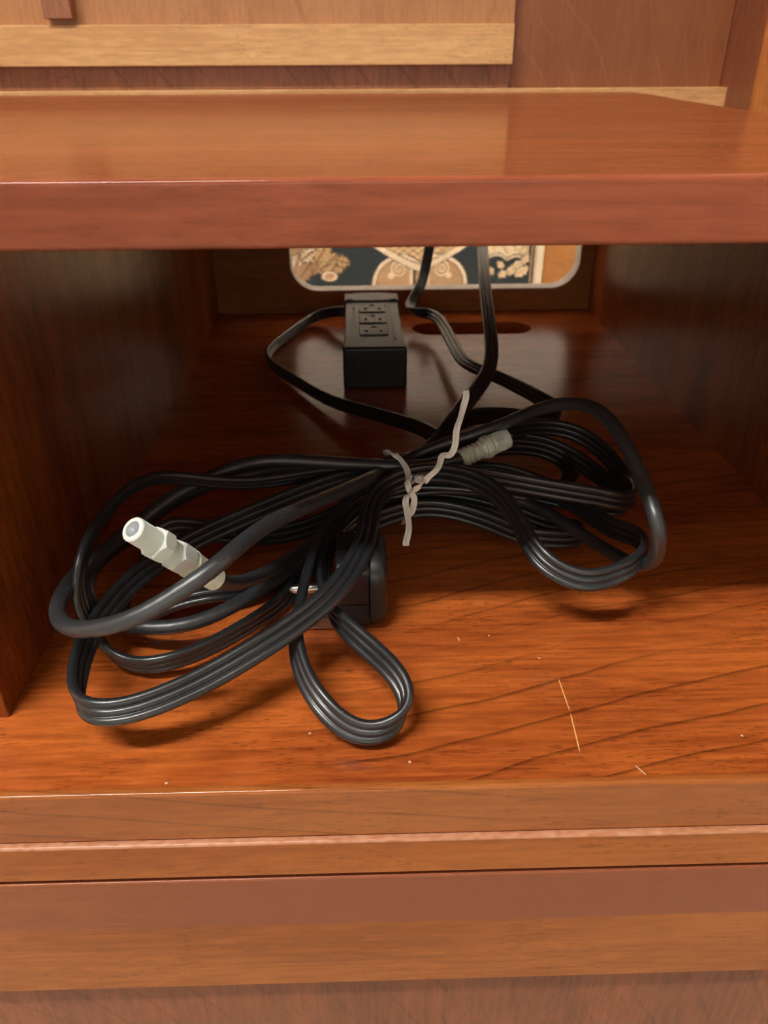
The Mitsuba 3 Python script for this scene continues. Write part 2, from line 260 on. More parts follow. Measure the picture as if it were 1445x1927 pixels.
# ------------------------------------------------------------------ behind the cabinet: patterned rug, wooden board
YT = 1.35
def rug_colors(x, z):
    """painted in the rug's own millimetres: s across from the middle of the repeat, t up from its foot line"""
    s = (x - 0.1064) / 0.000905; t = (z + 0.0903) / 0.000885
    slate = np.array([0.032, 0.040, 0.042]); cream = np.array([0.72, 0.62, 0.44]); tan = np.array([0.40, 0.26, 0.14]); gold = np.array([0.58, 0.42, 0.21]); line = np.array([0.05, 0.04, 0.035])
    c = np.ones((len(x), 3)) * slate
    def put(mask, col): c[mask] = col
    a = np.abs(s)
    # upper field above the V-shaped cream bands
    vee = 18 + 38 * np.clip(a / 75, 0, 2) ** 1.25
    put(t > vee, gold)
    nz = np.sin(s * 0.35) * np.sin(t * 0.5 + 1)
    put((t > vee + 12) & (nz > 0.35), tan); put((t > vee + 12) & (np.abs(nz - 0.35) < 0.10), line); put((t > vee + 14) & (nz < -0.55), cream)
    # two medallions
    r = np.hypot(a - 37, (t + 14) * 0.95); ang = np.arctan2(t + 14, a - 37)
    put(r < 56, line); put(r < 54, cream); put(r < 47, line); put(r < 45.5, tan)
    spiral = np.abs(((np.hypot(a - 40, t - 16) / 7.0 - np.arctan2(t - 16, a - 40) / (2 * np.pi)) % 1) - 0.5)
    put((np.hypot(a - 40, t - 16) < 17) & (spiral > 0.28), cream)
    put((np.hypot(a - 28, t - 38) < 6) | (np.hypot(a - 55, t - 4) < 6), cream)
    put((a < 8) & (t < 20), tan)
    put((a > 8) & (a < 13) & (t < 30), line)
    put((a > 13) & (a < 19) & (t < 30), cream)
    b = np.abs(t - vee)
    put((b < 8) & (a < 90), line); put((b < 6.5) & (a < 90), cream)
    # leaves, left and right
    def leaf(cx, cz, L, wd, rot, col, vein):
        dx, dz = s - cx, t - cz; co, si = np.cos(rot), np.sin(rot)
        u, v = dx * co + dz * si, -dx * si + dz * co
        q = np.clip(u / L, 0, 1); w_ = wd * np.sin(np.pi * q ** 0.8) * (1 + 0.22 * np.sin(u * 0.75))
        inside = (u > 0) & (u < L) & (np.abs(v) < w_)
        put((u > -1.5) & (u < L + 1.5) & (np.abs(v) < w_ + 1.6) & ~inside & (w_ > 0.5), line)
        put(inside, col); put(inside & (np.abs(v) < 1.6), vein)
        put(inside & (np.abs(v) > 1.5) & (((u - np.abs(v)) % 8) < 2.0), vein)
    for cx, cz, L, wd, rot, col in [(-205, 8, 60, 17, 1.05, tan), (-225, 0, 55, 15, 1.5, gold), (-190, 14, 50, 16, 0.75, gold), (-178, 18, 40, 13, 0.15, gold), (-240, 12, 48, 14, 1.2, cream),
                                    (-196, 30, 50, 16, 1.0, gold), (-160, 34, 30, 11, -0.2, gold), (-215, 40, 55, 15, 1.6, tan), (-262, 20, 50, 15, 1.4, gold), (-235, -6, 50, 14, 0.9, tan), (-182, -4, 42, 13, 0.9, gold), (-226, 34, 40, 12, 0.6, cream), (-250, 44, 44, 14, 1.0, tan)]:
        leaf(cx, cz, L, wd, rot, col, np.array([0.15, 0.09, 0.05]))
    put(np.hypot((s + 172) / 1.6, t - 4) < 11, line); put(np.hypot((s + 172) / 1.6, t - 4) < 9.5, cream); put(np.hypot((s + 172) / 1.6, t - 4) < 6, tan)
    sc = 30 + 7 * np.abs(np.sin((s - 128) * 0.085)) * 1.2 - (s - 128) * 0.09
    put((s > 122) & (s < 205) & (t > sc), line); put((s > 122) & (s < 205) & (t > sc + 2.5), cream)
    put((s > 122) & (s < 205) & (t > sc + 7) & (t < sc + 9), line); put((s > 122) & (s < 205) & (t > sc + 14) & (np.sin(s * 0.3 + t * 0.2) > 0.5), gold)
    for cx, cz, L, wd, rot in [(150, 0, 22, 7, 0.5), (168, 2, 30, 8, 0.9), (182, 0, 34, 9, 0.6), (176, 18, 26, 7, 0.4), (196, 22, 24, 7, 1.2), (140, 3, 18, 5, 2.0), (190, 40, 22, 6, 1.0), (160, 16, 20, 6, 2.4)]:
        leaf(cx, cz, L, wd, rot, cream, gold)
    for e0, e1, col in [(207, 210, line), (210, 213, tan), (213, 217, line), (217, 219, cream), (219, 221, line), (221, 300, cream)]:
        put((s > e0) & (s <= e1), col)
    return c
nx, nz_ = 700, 360
gx, gz = np.meshgrid(np.linspace(-0.33, 0.3185, nx), np.linspace(-0.20, 0.135, nz_))
P = np.column_stack([gx.ravel(), np.full(gx.size, YT) + 0.0008 * np.sin(gx.ravel() * 900) * np.sin(gz.ravel() * 900), gz.ravel()])
idx = np.arange(nx * nz_).reshape(nz_, nx)
F = np.vstack([np.column_stack([idx[:-1, :-1].ravel(), idx[:-1, 1:].ravel(), idx[1:, 1:].ravel()]), np.column_stack([idx[:-1, :-1].ravel(), idx[1:, 1:].ravel(), idx[1:, :-1].ravel()])])
scene['rug_pile'] = {'type': 'twosided', 'bsdf': {'type': 'diffuse', 'reflectance': {'type': 'mesh_attribute', 'name': 'vertex_color'}}}
plain('rug_backing', (0.45, 0.38, 0.28), 0.9, 0.1)
scene['patterned_rug__face'] = mikit.ply(trimesh.Trimesh(P, F, process=False), 'rug_pile', smooth=False, color=rug_colors(gx.ravel(), gz.ravel()))
add('patterned_rug__backing', slab(-0.34, 0.3190, YT + 0.001, YT + 0.012, FLOOR + 0.001, 0.139), 'rug_backing')
tag('patterned_rug', 'cream, gold and black scroll patterned rug seen through the cut-out behind the cabinet', 'rug')
wood('wood_far', (0.38, 0.165, 0.045), (0.30, 0.125, 0.032), 'x', line=0.1, seed=16.0, rough=0.4, streak=0.8)
add('wooden_board', rbox(0.3200, 0.62, YT + 0.003, YT + 0.022, FLOOR + 0.001, 0.145, 0.001), 'wood_far', 40, label='plain orange brown wooden board beside the patterned rug, behind the cut-out', category='board')

# ------------------------------------------------------------------ cords
PATHS = json.loads("""{"paths": {"big_loop": {"p": [[0.0364, 0.3957, 0.0365], [0.0608, 0.3933, 0.0337], [0.0814, 0.3874, 0.0346], [0.0983, 0.3793, 0.0317], [0.1105, 0.3664, 0.0302], [0.1206, 0.3486, 0.0302], [0.1273, 0.3288, 0.0324], [0.133, 0.3168, 0.036], [0.1345, 0.3053, 0.0363], [0.1272, 0.295, 0.0343], [0.1142, 0.2883, 0.0321], [0.1028, 0.2869, 0.031], [0.0924, 0.2904, 0.0324], [0.0836, 0.2974, 0.036], [0.078, 0.3098, 0.0409], [0.0738, 0.3244, 0.0457], [0.0656, 0.341, 0.0496], [0.0521, 0.3537, 0.0508], [0.0375, 0.3605, 0.0497], [0.0235, 0.3617, 0.0471], [0.0111, 0.3547, 0.0445], [0.0043, 0.3367, 0.0432], [0.0015, 0.315, 0.0417], [-0.0032, 0.2947, 0.0405], [-0.012, 0.2762, 0.0382], [-0.0264, 0.2587, 0.0354], [-0.0431, 0.2444, 0.0321], [-0.0613, 0.2331, 0.0278], [-0.0787, 0.224, 0.0252], [-0.0941, 0.219, 0.0238], [-0.1062, 0.2201, 0.0231], [-0.1145, 0.229, 0.022], [-0.1182, 0.2425, 0.0229], [-0.1195, 0.2595, 0.024], [-0.1158, 0.2783, 0.0265], [-0.1088, 0.2986, 0.0277], [-0.0956, 0.3199, 0.029], [-0.0773, 0.3376, 0.0305], [-0.0567, 0.3503, 0.0335], [-0.0351, 0.363, 0.0364], [-0.0122, 0.3724, 0.0396], [0.0113, 0.3809, 0.0396], [0.0326, 0.3871, 0.0375], [0.0511, 0.3892, 0.0361]], "w": [[0.0, -0.6, -0.8], [0.0, -0.57, -0.82], [0.0, -0.53, -0.83], [0.0, -0.5, -0.85], [0.0, -0.5, -0.85], [0.0, -0.5, -0.85], [0.0, -0.5, -0.85], [0.0, -0.3, -0.95], [0.1, -0.1, -1.0], [0.05, -0.25, -0.95], [0.0, -0.4, -0.9], [0.0, -0.45, -0.88], [-0.05, -0.43, -0.89], [-0.1, -0.4, -0.9], [-0.15, -0.4, -0.9], [-0.2, -0.4, -0.9], [0.0, -0.6, -0.8], [0.0, -0.6, -0.8], [0.05, -0.6, -0.8], [0.1, -0.6, -0.8], [0.5, -0.5, -0.6], [1.0, -0.15, -0.2], [1.0, -0.1, -0.15], [0.9, -0.3, -0.3], [0.6, -0.55, -0.6], [0.35, -0.6, -0.7], [0.25, -0.65, -0.7], [0.17, -0.65, -0.72], [0.1, -0.65, -0.75], [0.0, -0.55, -0.8], [0.1, -0.35, -0.9], [0.3, -0.15, -0.9], [0.5, -0.1, -0.85], [0.6, -0.1, -0.8], [0.5, -0.3, -0.8], [0.4, -0.45, -0.8], [0.35, -0.5, -0.78], [0.3, -0.55, -0.75], [0.25, -0.57, -0.75], [0.2, -0.6, -0.75], [0.1, -0.6, -0.78], [0.0, -0.6, -0.8], [0.0, -0.6, -0.8], [0.0, -0.6, -0.8]]}, "arc_outer": {"p": [[0.0024, 0.3823, 0.0356], [0.0288, 0.3754, 0.0411], [0.0458, 0.3709, 0.0441], [0.0624, 0.365, 0.0449], [0.0818, 0.3599, 0.0433], [0.1039, 0.3554, 0.0407], [0.1236, 0.353, 0.0377], [0.1373, 0.354, 0.0342], [0.1496, 0.3672, 0.0278], [0.1562, 0.3893, 0.0222], [0.1559, 0.4105, 0.0227], [0.1486, 0.4282, 0.0285], [0.1342, 0.4403, 0.0345], [0.1137, 0.4409, 0.0383], [0.0916, 0.4311, 0.0403], [0.0696, 0.4152, 0.0417], [0.0494, 0.4037, 0.0408], [0.0303, 0.3973, 0.0389], [0.0086, 0.3914, 0.0375]], "w": [[0.0, -0.6, -0.8], [0.0, -0.6, -0.8], [0.0, -0.6, -0.8], [0.0, -0.6, -0.8], [0.0, -0.6, -0.8], [0.0, -0.6, -0.8], [0.0, -0.6, -0.8], [0.0, -0.5, -0.85], [-0.1, -0.3, -0.95], [-0.3, -0.2, -0.9], [-0.4, -0.3, -0.85], [-0.3, -0.5, -0.8], [-0.15, -0.55, -0.8], [0.0, -0.6, -0.8], [0.0, -0.6, -0.8], [0.0, -0.6, -0.8], [0.0, -0.6, -0.8], [0.0, -0.6, -0.8], [0.0, -0.6, -0.8]]}, "arc_middle": {"p": [[0.0183, 0.4038, 0.0295], [0.0377, 0.4111, 0.0331], [0.0643, 0.4214, 0.0361], [0.0921, 0.4311, 0.0345], [0.1161, 0.4323, 0.0298], [0.1344, 0.4221, 0.0234], [0.1468, 0.4049, 0.0186], [0.153, 0.387, 0.0182], [0.1473, 0.373, 0.0197], [0.1331, 0.369, 0.022], [0.1156, 0.3721, 0.0244], [0.0948, 0.3749, 0.0281], [0.0646, 0.3758, 0.0338], [0.035, 0.3778, 0.0357], [0.0142, 0.3775, 0.034]], "w": [[0.0, -0.6, -0.8], [-0.06, -0.58, -0.8], [-0.12, -0.56, -0.8], [-0.18, -0.54, -0.8], [-0.24, -0.52, -0.8], [-0.3, -0.5, -0.8], [-0.25, -0.4, -0.85], [-0.2, -0.3, -0.9], [0.0, -0.4, -0.9], [0.0, -0.6, -0.8], [0.0, -0.6, -0.8], [0.0, -0.6, -0.8], [0.0, -0.6, -0.8], [0.0, -0.6, -0.8], [0.0, -0.6, -0.8]]}, "arc_inner": {"p": [[0.0184, 0.4064, 0.0242], [0.0378, 0.4113, 0.0295], [0.0645, 0.4212, 0.0319], [0.092, 0.4291, 0.0311], [0.1127, 0.431, 0.0275], [0.1247, 0.4258, 0.0232], [0.1273, 0.4145, 0.0201], [0.121, 0.4023, 0.0187], [0.1078, 0.3897, 0.0203], [0.0842, 0.382, 0.0257], [0.0593, 0.3799, 0.0306], [0.0349, 0.3763, 0.0331], [0.0141, 0.3755, 0.0306]], "w": [[0.0, -0.6, -0.8], [-0.07, -0.57, -0.8], [-0.15, -0.55, -0.8], [-0.22, -0.53, -0.8], [-0.3, -0.5, -0.8], [-0.8, -0.2, -0.5], [-0.95, 0.0, -0.2], [-0.8, -0.3, -0.4], [0.0, -0.6, -0.8], [0.0, -0.6, -0.8], [0.0, -0.6, -0.8], [0.0, -0.6, -0.8], [0.0, -0.6, -0.8]]}, "low_arcs": {"p": [[0.0296, 0.3837, 0.0257], [0.0053, 0.383, 0.0232], [-0.0248, 0.3677, 0.0155], [-0.0533, 0.3568, 0.0151], [-0.0737, 0.3454, 0.0242], [-0.09, 0.3405, 0.0309], [-0.0983, 0.3364, 0.0333], [-0.1038, 0.3326, 0.0305], [-0.108, 0.3282, 0.0228], [-0.113, 0.3214, 0.017], [-0.1172, 0.312, 0.0127], [-0.1182, 0.3037, 0.0084], [-0.113, 0.2987, 0.0062], [-0.1021, 0.3006, 0.0099], [-0.0885, 0.3054, 0.0129], [-0.0746, 0.308, 0.0141], [-0.06, 0.314, 0.0113], [-0.0452, 0.3237, 0.0088], [-0.0322, 0.3353, 0.0094], [-0.0185, 0.3482, 0.0122], [-0.004, 0.3566, 0.0174], [0.0107, 0.3639, 0.0207], [0.0346, 0.3701, 0.0226], [0.0583, 0.3675, 0.0195], [0.0751, 0.3594, 0.0164], [0.0885, 0.352, 0.0145], [0.103, 0.3506, 0.013], [0.1174, 0.3549, 0.0112], [0.1209, 0.3627, 0.0108], [0.1103, 0.3681, 0.0095], [0.093, 0.3738, 0.0124], [0.0749, 0.3783, 0.019], [0.0508, 0.3818, 0.0235], [0.0265, 0.3823, 0.0231], [0.0051, 0.3762, 0.0177], [-0.013, 0.3651, 0.0116]], "w": [[0.0, -0.6, -0.8], [0.0, -0.6, -0.8], [0.0, -0.6, -0.8], [0.0, -0.5, -0.85], [0.07, -0.47, -0.87], [0.13, -0.43, -0.88], [0.2, -0.4, -0.9], [0.4, 0.3, -0.8], [0.1, 0.7, -0.7], [0.1, 0.65, -0.75], [0.1, 0.6, -0.8], [0.05, 0.25, -0.9], [0.0, -0.1, -1.0], [0.0, -0.6, -0.8], [0.0, -0.6, -0.8], [0.0, -0.7, -0.7], [0.0, -0.65, -0.75], [0.0, -0.6, -0.8], [0.0, -0.6, -0.8], [0.0, -0.6, -0.8], [0.0, -0.6, -0.8], [0.0, -0.6, -0.8], [0.0, -0.58, -0.81], [0.0, -0.56, -0.82], [0.0, -0.54, -0.83], [0.0, -0.52, -0.84], [0.0, -0.5, -0.85], [0.0, -0.3, -0.95], [0.0, -0.3, -0.95], [0.0, -0.6, -0.8], [0.0, -0.6, -0.8], [0.0, -0.6, -0.8], [0.0, -0.6, -0.8], [0.0, -0.6, -0.8], [0.0, -0.6, -0.8], [0.0, -0.6, -0.8]]}, "thin_loop": {"p": [[0.0355, 0.3845, 0.0372], [0.0174, 0.3834, 0.0402], [0.0025, 0.3821, 0.0411], [-0.0123, 0.3802, 0.0411], [-0.0353, 0.3724, 0.0424], [-0.0574, 0.3647, 0.0438], [-0.0782, 0.3568, 0.0492], [-0.0973, 0.3479, 0.0566], [-0.1096, 0.3333, 0.0608], [-0.1186, 0.3147, 0.0584], [-0.1225, 0.2953, 0.0548], [-0.1234, 0.2806, 0.0496], [-0.1243, 0.2756, 0.0411], [-0.1235, 0.2732, 0.0313], [-0.1207, 0.2718, 0.0213], [-0.1143, 0.2676, 0.0124], [-0.1047, 0.2637, 0.0084], [-0.0912, 0.2616, 0.0095], [-0.076, 0.2682, 0.0097], [-0.0612, 0.2814, 0.0091], [-0.0481, 0.2976, 0.0077], [-0.0378, 0.3145, 0.0073], [-0.0307, 0.3264, 0.0121], [-0.0235, 0.3376, 0.0176], [-0.0124, 0.352, 0.0248], [0.005, 0.3656, 0.0331], [0.0258, 0.3737, 0.0381]], "w": [[0.0, 0.3, -0.95], [0.0, 0.35, -0.92], [0.0, 0.4, -0.9], [0.0, 0.45, -0.88], [0.0, 0.5, -0.85], [-0.03, 0.55, -0.82], [-0.07, 0.6, -0.78], [-0.1, 0.65, -0.75], [-0.12, 0.7, -0.68], [-0.15, 0.75, -0.6], [-0.12, 0.78, -0.57], [-0.1, 0.8, -0.55], [0.05, 0.75, -0.62], [0.2, 0.7, -0.7], [0.15, 0.47, -0.82], [0.1, 0.25, -0.95], [0.05, 0.25, -0.95], [0.0, 0.25, -0.95], [0.0, 0.2, -0.97], [0.0, 0.15, -0.98], [0.0, 0.1, -1.0], [0.25, -0.1, -0.9], [0.5, -0.3, -0.8], [0.45, -0.35, -0.8], [0.4, -0.4, -0.8], [0.4, -0.4, -0.8], [0.4, -0.4, -0.8]]}, "small_loop": {"p": [[0.0284, 0.3692, 0.0404], [0.0108, 0.3644, 0.0392], [-0.0036, 0.3565, 0.0368], [-0.0141, 0.3375, 0.0337], [-0.019, 0.3182, 0.0303], [-0.0198, 0.2993, 0.0278], [-0.0167, 0.282, 0.0242], [-0.0088, 0.2655, 0.0244], [0.0019, 0.2525, 0.0225], [0.0117, 0.2393, 0.0204], [0.0156, 0.2295, 0.0159], [0.012, 0.2221, 0.0111], [0.0023, 0.2186, 0.0086], [-0.0088, 0.2211, 0.0103], [-0.0188, 0.2291, 0.0154], [-0.0264, 0.2424, 0.0198], [-0.0299, 0.2571, 0.0247], [-0.0295, 0.2766, 0.0282], [-0.0263, 0.299, 0.0328], [-0.0226, 0.321, 0.0348], [-0.0125, 0.345, 0.0366], [0.005, 0.3627, 0.038], [0.0258, 0.3737, 0.0381]], "w": [[0.2, -0.5, -0.8], [0.5, -0.1, -0.65], [0.8, 0.3, -0.5], [0.7, 0.45, -0.5], [0.6, 0.6, -0.5], [0.35, 0.4, -0.72], [0.1, 0.2, -0.95], [-0.4, -0.3, -0.85], [-0.4, -0.3, -0.85], [-0.4, -0.2, -0.9], [-0.3, -0.1, -0.95], [-0.1, -0.25, -0.95], [0.0, -0.35, -0.95], [-0.1, -0.4, -0.9], [-0.3, -0.3, -0.9], [-0.4, -0.2, -0.9], [-0.35, 0.05, -0.9], [-0.3, 0.3, -0.9], [-0.3, 0.6, -0.7], [-0.25, 0.45, -0.8], [-0.2, 0.3, -0.9], [0.2, -0.5, -0.8], [0.2, -0.5, -0.8]]}, "coax": {"p": [[0.0559, 0.3793, 0.049], [0.0432, 0.3755, 0.0479], [0.0285, 0.3725, 0.0479], [0.0111, 0.3732, 0.0482], [-0.0091, 0.3754, 0.0488], [-0.0322, 0.3769, 0.0501], [-0.0525, 0.3776, 0.0502], [-0.0691, 0.3718, 0.0494], [-0.0854, 0.3643, 0.0456], [-0.1028, 0.3504, 0.041], [-0.1178, 0.3305, 0.0359], [-0.1258, 0.308, 0.0369], [-0.129, 0.285, 0.041], [-0.1273, 0.2629, 0.045], [-0.1226, 0.2478, 0.0473], [-0.1142, 0.2376, 0.0501], [-0.1015, 0.2308, 0.055], [-0.0859, 0.2283, 0.0614], [-0.07, 0.2322, 0.0689], [-0.0567, 0.2391, 0.0753], [-0.0485, 0.2532, 0.076], [-0.0403, 0.2721, 0.0731], [-0.0289, 0.2941, 0.0676], [-0.0134, 0.3233, 0.0589], [0.0022, 0.3528, 0.0505], [0.0158, 0.3805, 0.043], [0.0301, 0.3959, 0.0423], [0.0453, 0.3967, 0.0484], [0.0659, 0.395, 0.0564], [0.0821, 0.3887, 0.0663], [0.0951, 0.3733, 0.0802], [0.1086, 0.3581, 0.0887], [0.1174, 0.3378, 0.0902], [0.1233, 0.3156, 0.0825], [0.1267, 0.298, 0.0726], [0.1287, 0.284, 0.0629], [0.1321, 0.2851, 0.0511], [0.1342, 0.2935, 0.036], [0.132, 0.3081, 0.0252], [0.1257, 0.3226, 0.0219], [0.1147, 0.3434, 0.021], [0.1016, 0.3622, 0.0226], [0.0876, 0.3751, 0.024], [0.0657, 0.3812, 0.0273], [0.0416, 0.3826, 0.0285], [0.0172, 0.3782, 0.0256], [-0.0068, 0.3601, 0.0231], [-0.0236, 0.3414, 0.0201], [-0.0391, 0.3218, 0.0156], [-0.0533, 0.3046, 0.0154], [-0.0643, 0.2915, 0.0162], [-0.0777, 0.2824, 0.0159], [-0.0917, 0.2792, 0.0156], [-0.1056, 0.2814, 0.0146], [-0.1197, 0.2881, 0.0133], [-0.1295, 0.2975, 0.0151], [-0.1352, 0.3087, 0.018], [-0.1351, 0.3247, 0.0195], [-0.1284, 0.3489, 0.0174], [-0.1136, 0.3739, 0.0212], [-0.0958, 0.3925, 0.024], [-0.0754, 0.4019, 0.0273], [-0.0446, 0.408, 0.0294], [-0.0131, 0.4063, 0.0282], [0.0181, 0.3984, 0.0302], [0.0457, 0.3943, 0.0307], [0.0626, 0.3927, 0.0288], [0.0625, 0.3898, 0.024], [0.0455, 0.3893, 0.0222], [0.0237, 0.3865, 0.0243], [0.0021, 0.3755, 0.0241], [-0.0126, 0.3562, 0.0222], [-0.0262, 0.339, 0.0218], [-0.0387, 0.322, 0.0219], [-0.0494, 0.3014, 0.0277], [-0.0561, 0.2828, 0.0373], [-0.0594, 0.2706, 0.0459], [-0.061, 0.257, 0.0582]], "w": []}, "hang": {"p": [[0.1309, 0.845, 0.0777], [0.1244, 0.79, 0.0731], [0.1131, 0.7, 0.069], [0.1043, 0.62, 0.063], [0.0986, 0.56, 0.056], [0.0917, 0.52, 0.0498], [0.0783, 0.485, 0.047], [0.0633, 0.45, 0.0476], [0.0508, 0.42, 0.0469], [0.0366, 0.4, 0.0394], [0.0268, 0.39, 0.0362]], "w": [[1.0, 0.3, 0.0], [1.0, 0.3, -0.05], [1.0, 0.3, -0.1], [0.97, 0.3, -0.15], [0.95, 0.3, -0.2], [0.82, 0.3, -0.4], [0.7, 0.3, -0.6], [0.6, 0.05, -0.7], [0.5, -0.2, -0.8], [0.25, -0.4, -0.8], [0.0, -0.6, -0.8]]}, "rear": {"p": [[0.0782, 0.845, 0.074], [0.0743, 0.835, 0.0615], [0.069, 0.82, 0.0432], [0.0611, 0.8, 0.0302], [0.0526, 0.785, 0.0213], [0.0533, 0.77, 0.0185], [0.0675, 0.76, 0.0185], [0.0784, 0.71, 0.0218], [0.082, 0.645, 0.0229], [0.0878, 0.6, 0.0231], [0.1026, 0.57, 0.025], [0.1179, 0.54, 0.0263], [0.1293, 0.51, 0.0282], [0.1363, 0.49, 0.0277], [0.129, 0.475, 0.0296], [0.1134, 0.47, 0.0317], [0.0927, 0.465, 0.0362], [0.0735, 0.455, 0.0401], [0.0574, 0.435, 0.0435], [0.0436, 0.41, 0.043], [0.0301, 0.395, 0.0387]], "w": [[1.0, 0.3, 0.0], [0.95, 0.25, -0.1], [0.9, 0.2, -0.2], [0.85, 0.3, -0.3], [0.8, 0.4, -0.4], [0.4, 0.6, -0.6], [0.0, -0.6, -0.7], [-0.6, -0.6, -0.3], [-0.8, -0.5, -0.2], [-0.7, -0.6, -0.3], [-0.4, -0.8, -0.4], [-0.4, -0.75, -0.45], [-0.4, -0.7, -0.5], [-0.3, -0.4, -0.85], [0.0, -0.2, -1.0], [0.0, -0.3, -0.95], [0.05, -0.3, -0.93], [0.1, -0.3, -0.9], [0.07, -0.4, -0.87], [0.03, -0.5, -0.83], [0.0, -0.6, -0.8]]}, "strip_cord": {"p": [[-0.011, 0.775, 0.0174], [-0.0189, 0.772, 0.0184], [-0.0413, 0.7869, 0.01], [-0.0623, 0.7544, 0.007], [-0.0763, 0.7137, 0.007], [-0.0827, 0.685, 0.007], [-0.0803, 0.6593, 0.007], [-0.0699, 0.636, 0.007], [-0.0495, 0.6012, 0.008], [-0.0243, 0.56, 0.01], [0.0042, 0.5266, 0.014], [0.0297, 0.4929, 0.02], [0.0433, 0.44, 0.036], [0.0495, 0.405, 0.0401], [0.0364, 0.395, 0.0351]], "w": [[0.0, 0.2, -1.0], [0.0, 0.23, -0.99], [0.0, 0.25, -0.97], [0.0, 0.28, -0.96], [0.0, 0.3, -0.95], [0.3, 0.2, -0.95], [0.15, 0.25, -0.95], [0.0, 0.3, -0.95], [0.0, 0.22, -0.96], [0.0, 0.15, -0.97], [0.0, 0.08, -0.99], [0.0, 0.0, -1.0], [0.0, -0.2, -0.93], [0.0, -0.4, -0.87], [0.0, -0.6, -0.8]]}, "tie_top": {"p": [[0.0126, 0.4, 0.0427], [0.0149, 0.3795, 0.0531], [0.0182, 0.3704, 0.0556], [0.0221, 0.3624, 0.0541], [0.0239, 0.3552, 0.0519], [0.0244, 0.35, 0.0509], [0.0259, 0.3477, 0.0511], [0.0275, 0.3482, 0.0539], [0.0288, 0.3462, 0.0525], [0.0304, 0.3463, 0.0549], [0.0315, 0.3434, 0.054], [0.0325, 0.3423, 0.0561], [0.0347, 0.3416, 0.0588], [0.0381, 0.3441, 0.0613], [0.0397, 0.3478, 0.0637], [0.041, 0.3498, 0.0653], [0.0435, 0.3507, 0.0648], [0.0454, 0.3493, 0.0666], [0.0472, 0.3502, 0.0721], [0.0477, 0.3524, 0.0778], [0.0496, 0.3544, 0.0833], [0.051, 0.3555, 0.0891], [0.0523, 0.3571, 0.0938], [0.0521, 0.3587, 0.0965]], "w": [[0.3, -0.6, -0.7], [0.3, -0.65, -0.05], [0.3, -0.7, 0.6], [0.6, -0.5, 0.35], [0.9, -0.3, 0.1], [0.9, -0.2, -0.3], [0.2, 0.3, 0.9], [0.3, 0.2, 0.9], [0.3, 0.1, 0.9], [0.03, -0.0, 0.87], [-0.23, -0.1, 0.83], [-0.5, -0.2, 0.8], [-0.55, -0.2, 0.8], [-0.8, -0.1, 0.5], [-0.9, 0.1, 0.2], [-0.5, 0.7, 0.3], [-0.2, 0.3, 0.8], [-0.8, 0.2, 0.3], [-1.0, 0.1, 0.0], [-0.9, 0.3, 0.1], [-0.4, 0.8, 0.0], [-0.9, 0.3, 0.1], [-1.0, 0.1, 0.0], [-1.0, 0.1, 0.0]]}, "tie_low": {"p": [[0.0304, 0.3472, 0.0544], [0.0309, 0.3426, 0.0544], [0.0291, 0.3398, 0.0536], [0.0264, 0.3398, 0.0515], [0.0241, 0.3373, 0.0511], [0.0224, 0.3355, 0.05], [0.0213, 0.3343, 0.0479], [0.0217, 0.3314, 0.045], [0.0223, 0.327, 0.0414], [0.0223, 0.3218, 0.0385], [0.021, 0.3178, 0.0357], [0.0206, 0.3154, 0.0336]], "w": [[0.0, 0.3, 0.9], [0.5, -0.2, 0.8], [0.5, 0.2, 0.8], [0.6, 0.3, 0.7], [0.9, 0.1, 0.3], [0.5, 0.5, 0.6], [0.9, 0.1, 0.2], [0.9, 0.2, 0.0], [0.6, 0.7, 0.0], [0.9, 0.2, 0.0], [1.0, 0.1, 0.0], [1.0, 0.1, 0.0]]}, "tie_side": {"p": [[0.0249, 0.3462, 0.0544], [0.0229, 0.3441, 0.0547], [0.023, 0.3407, 0.0529], [0.0243, 0.3389, 0.0499], [0.026, 0.3394, 0.0468], [0.0256, 0.3373, 0.0433], [0.0244, 0.3354, 0.0401], [0.0229, 0.3367, 0.0362], [0.0207, 0.3496, 0.0265]], "w": [[0.6, 0.3, 0.5], [0.9, 0.0, 0.3], [0.9, 0.2, 0.0], [0.5, 0.6, 0.3], [0.9, 0.1, 0.0], [1.0, 0.1, 0.0], [0.8, 0.4, 0.2], [0.5, 0.7, 0.3], [0.3, 0.3, 0.7]]}}, "misc": {"male0": [0.0541, 0.3789, 0.0483], "male1": [0.0818, 0.3905, 0.0555], "barrel_tip": [-0.0815, 0.2339, 0.0966], "barrel_end": [-0.061, 0.257, 0.0582], "gp0": [-0.037, 0.309, 0.0133], "gp": [-0.0331, 0.309, 0.0138], "bl": [-0.029, 0.2935, 0.0009], "br": [-0.0144, 0.2935, 0.0005]}}""")
def spline(p, step=0.0014):
    p = np.asarray(p, float)
    d = np.r_[0, np.cumsum(np.linalg.norm(np.diff(p, axis=0), axis=1) ** 0.6)]
    cs = CubicSpline(d, p)
    q = cs(np.linspace(0, d[-1], 3000))
    L = np.r_[0, np.cumsum(np.linalg.norm(np.diff(q, axis=0), axis=1))]
    n = max(8, int(L[-1] / step))
    at = np.linspace(0, L[-1], n)
    pos = np.column_stack([np.interp(at, L, q[:, k]) for k in range(3)])
    t = np.interp(at, L, np.linspace(0, d[-1], 3000))
    for _ in range(4):
        pos[1:-1] = pos[1:-1] * 0.5 + 0.25 * (pos[:-2] + pos[2:])
    return pos, t, d
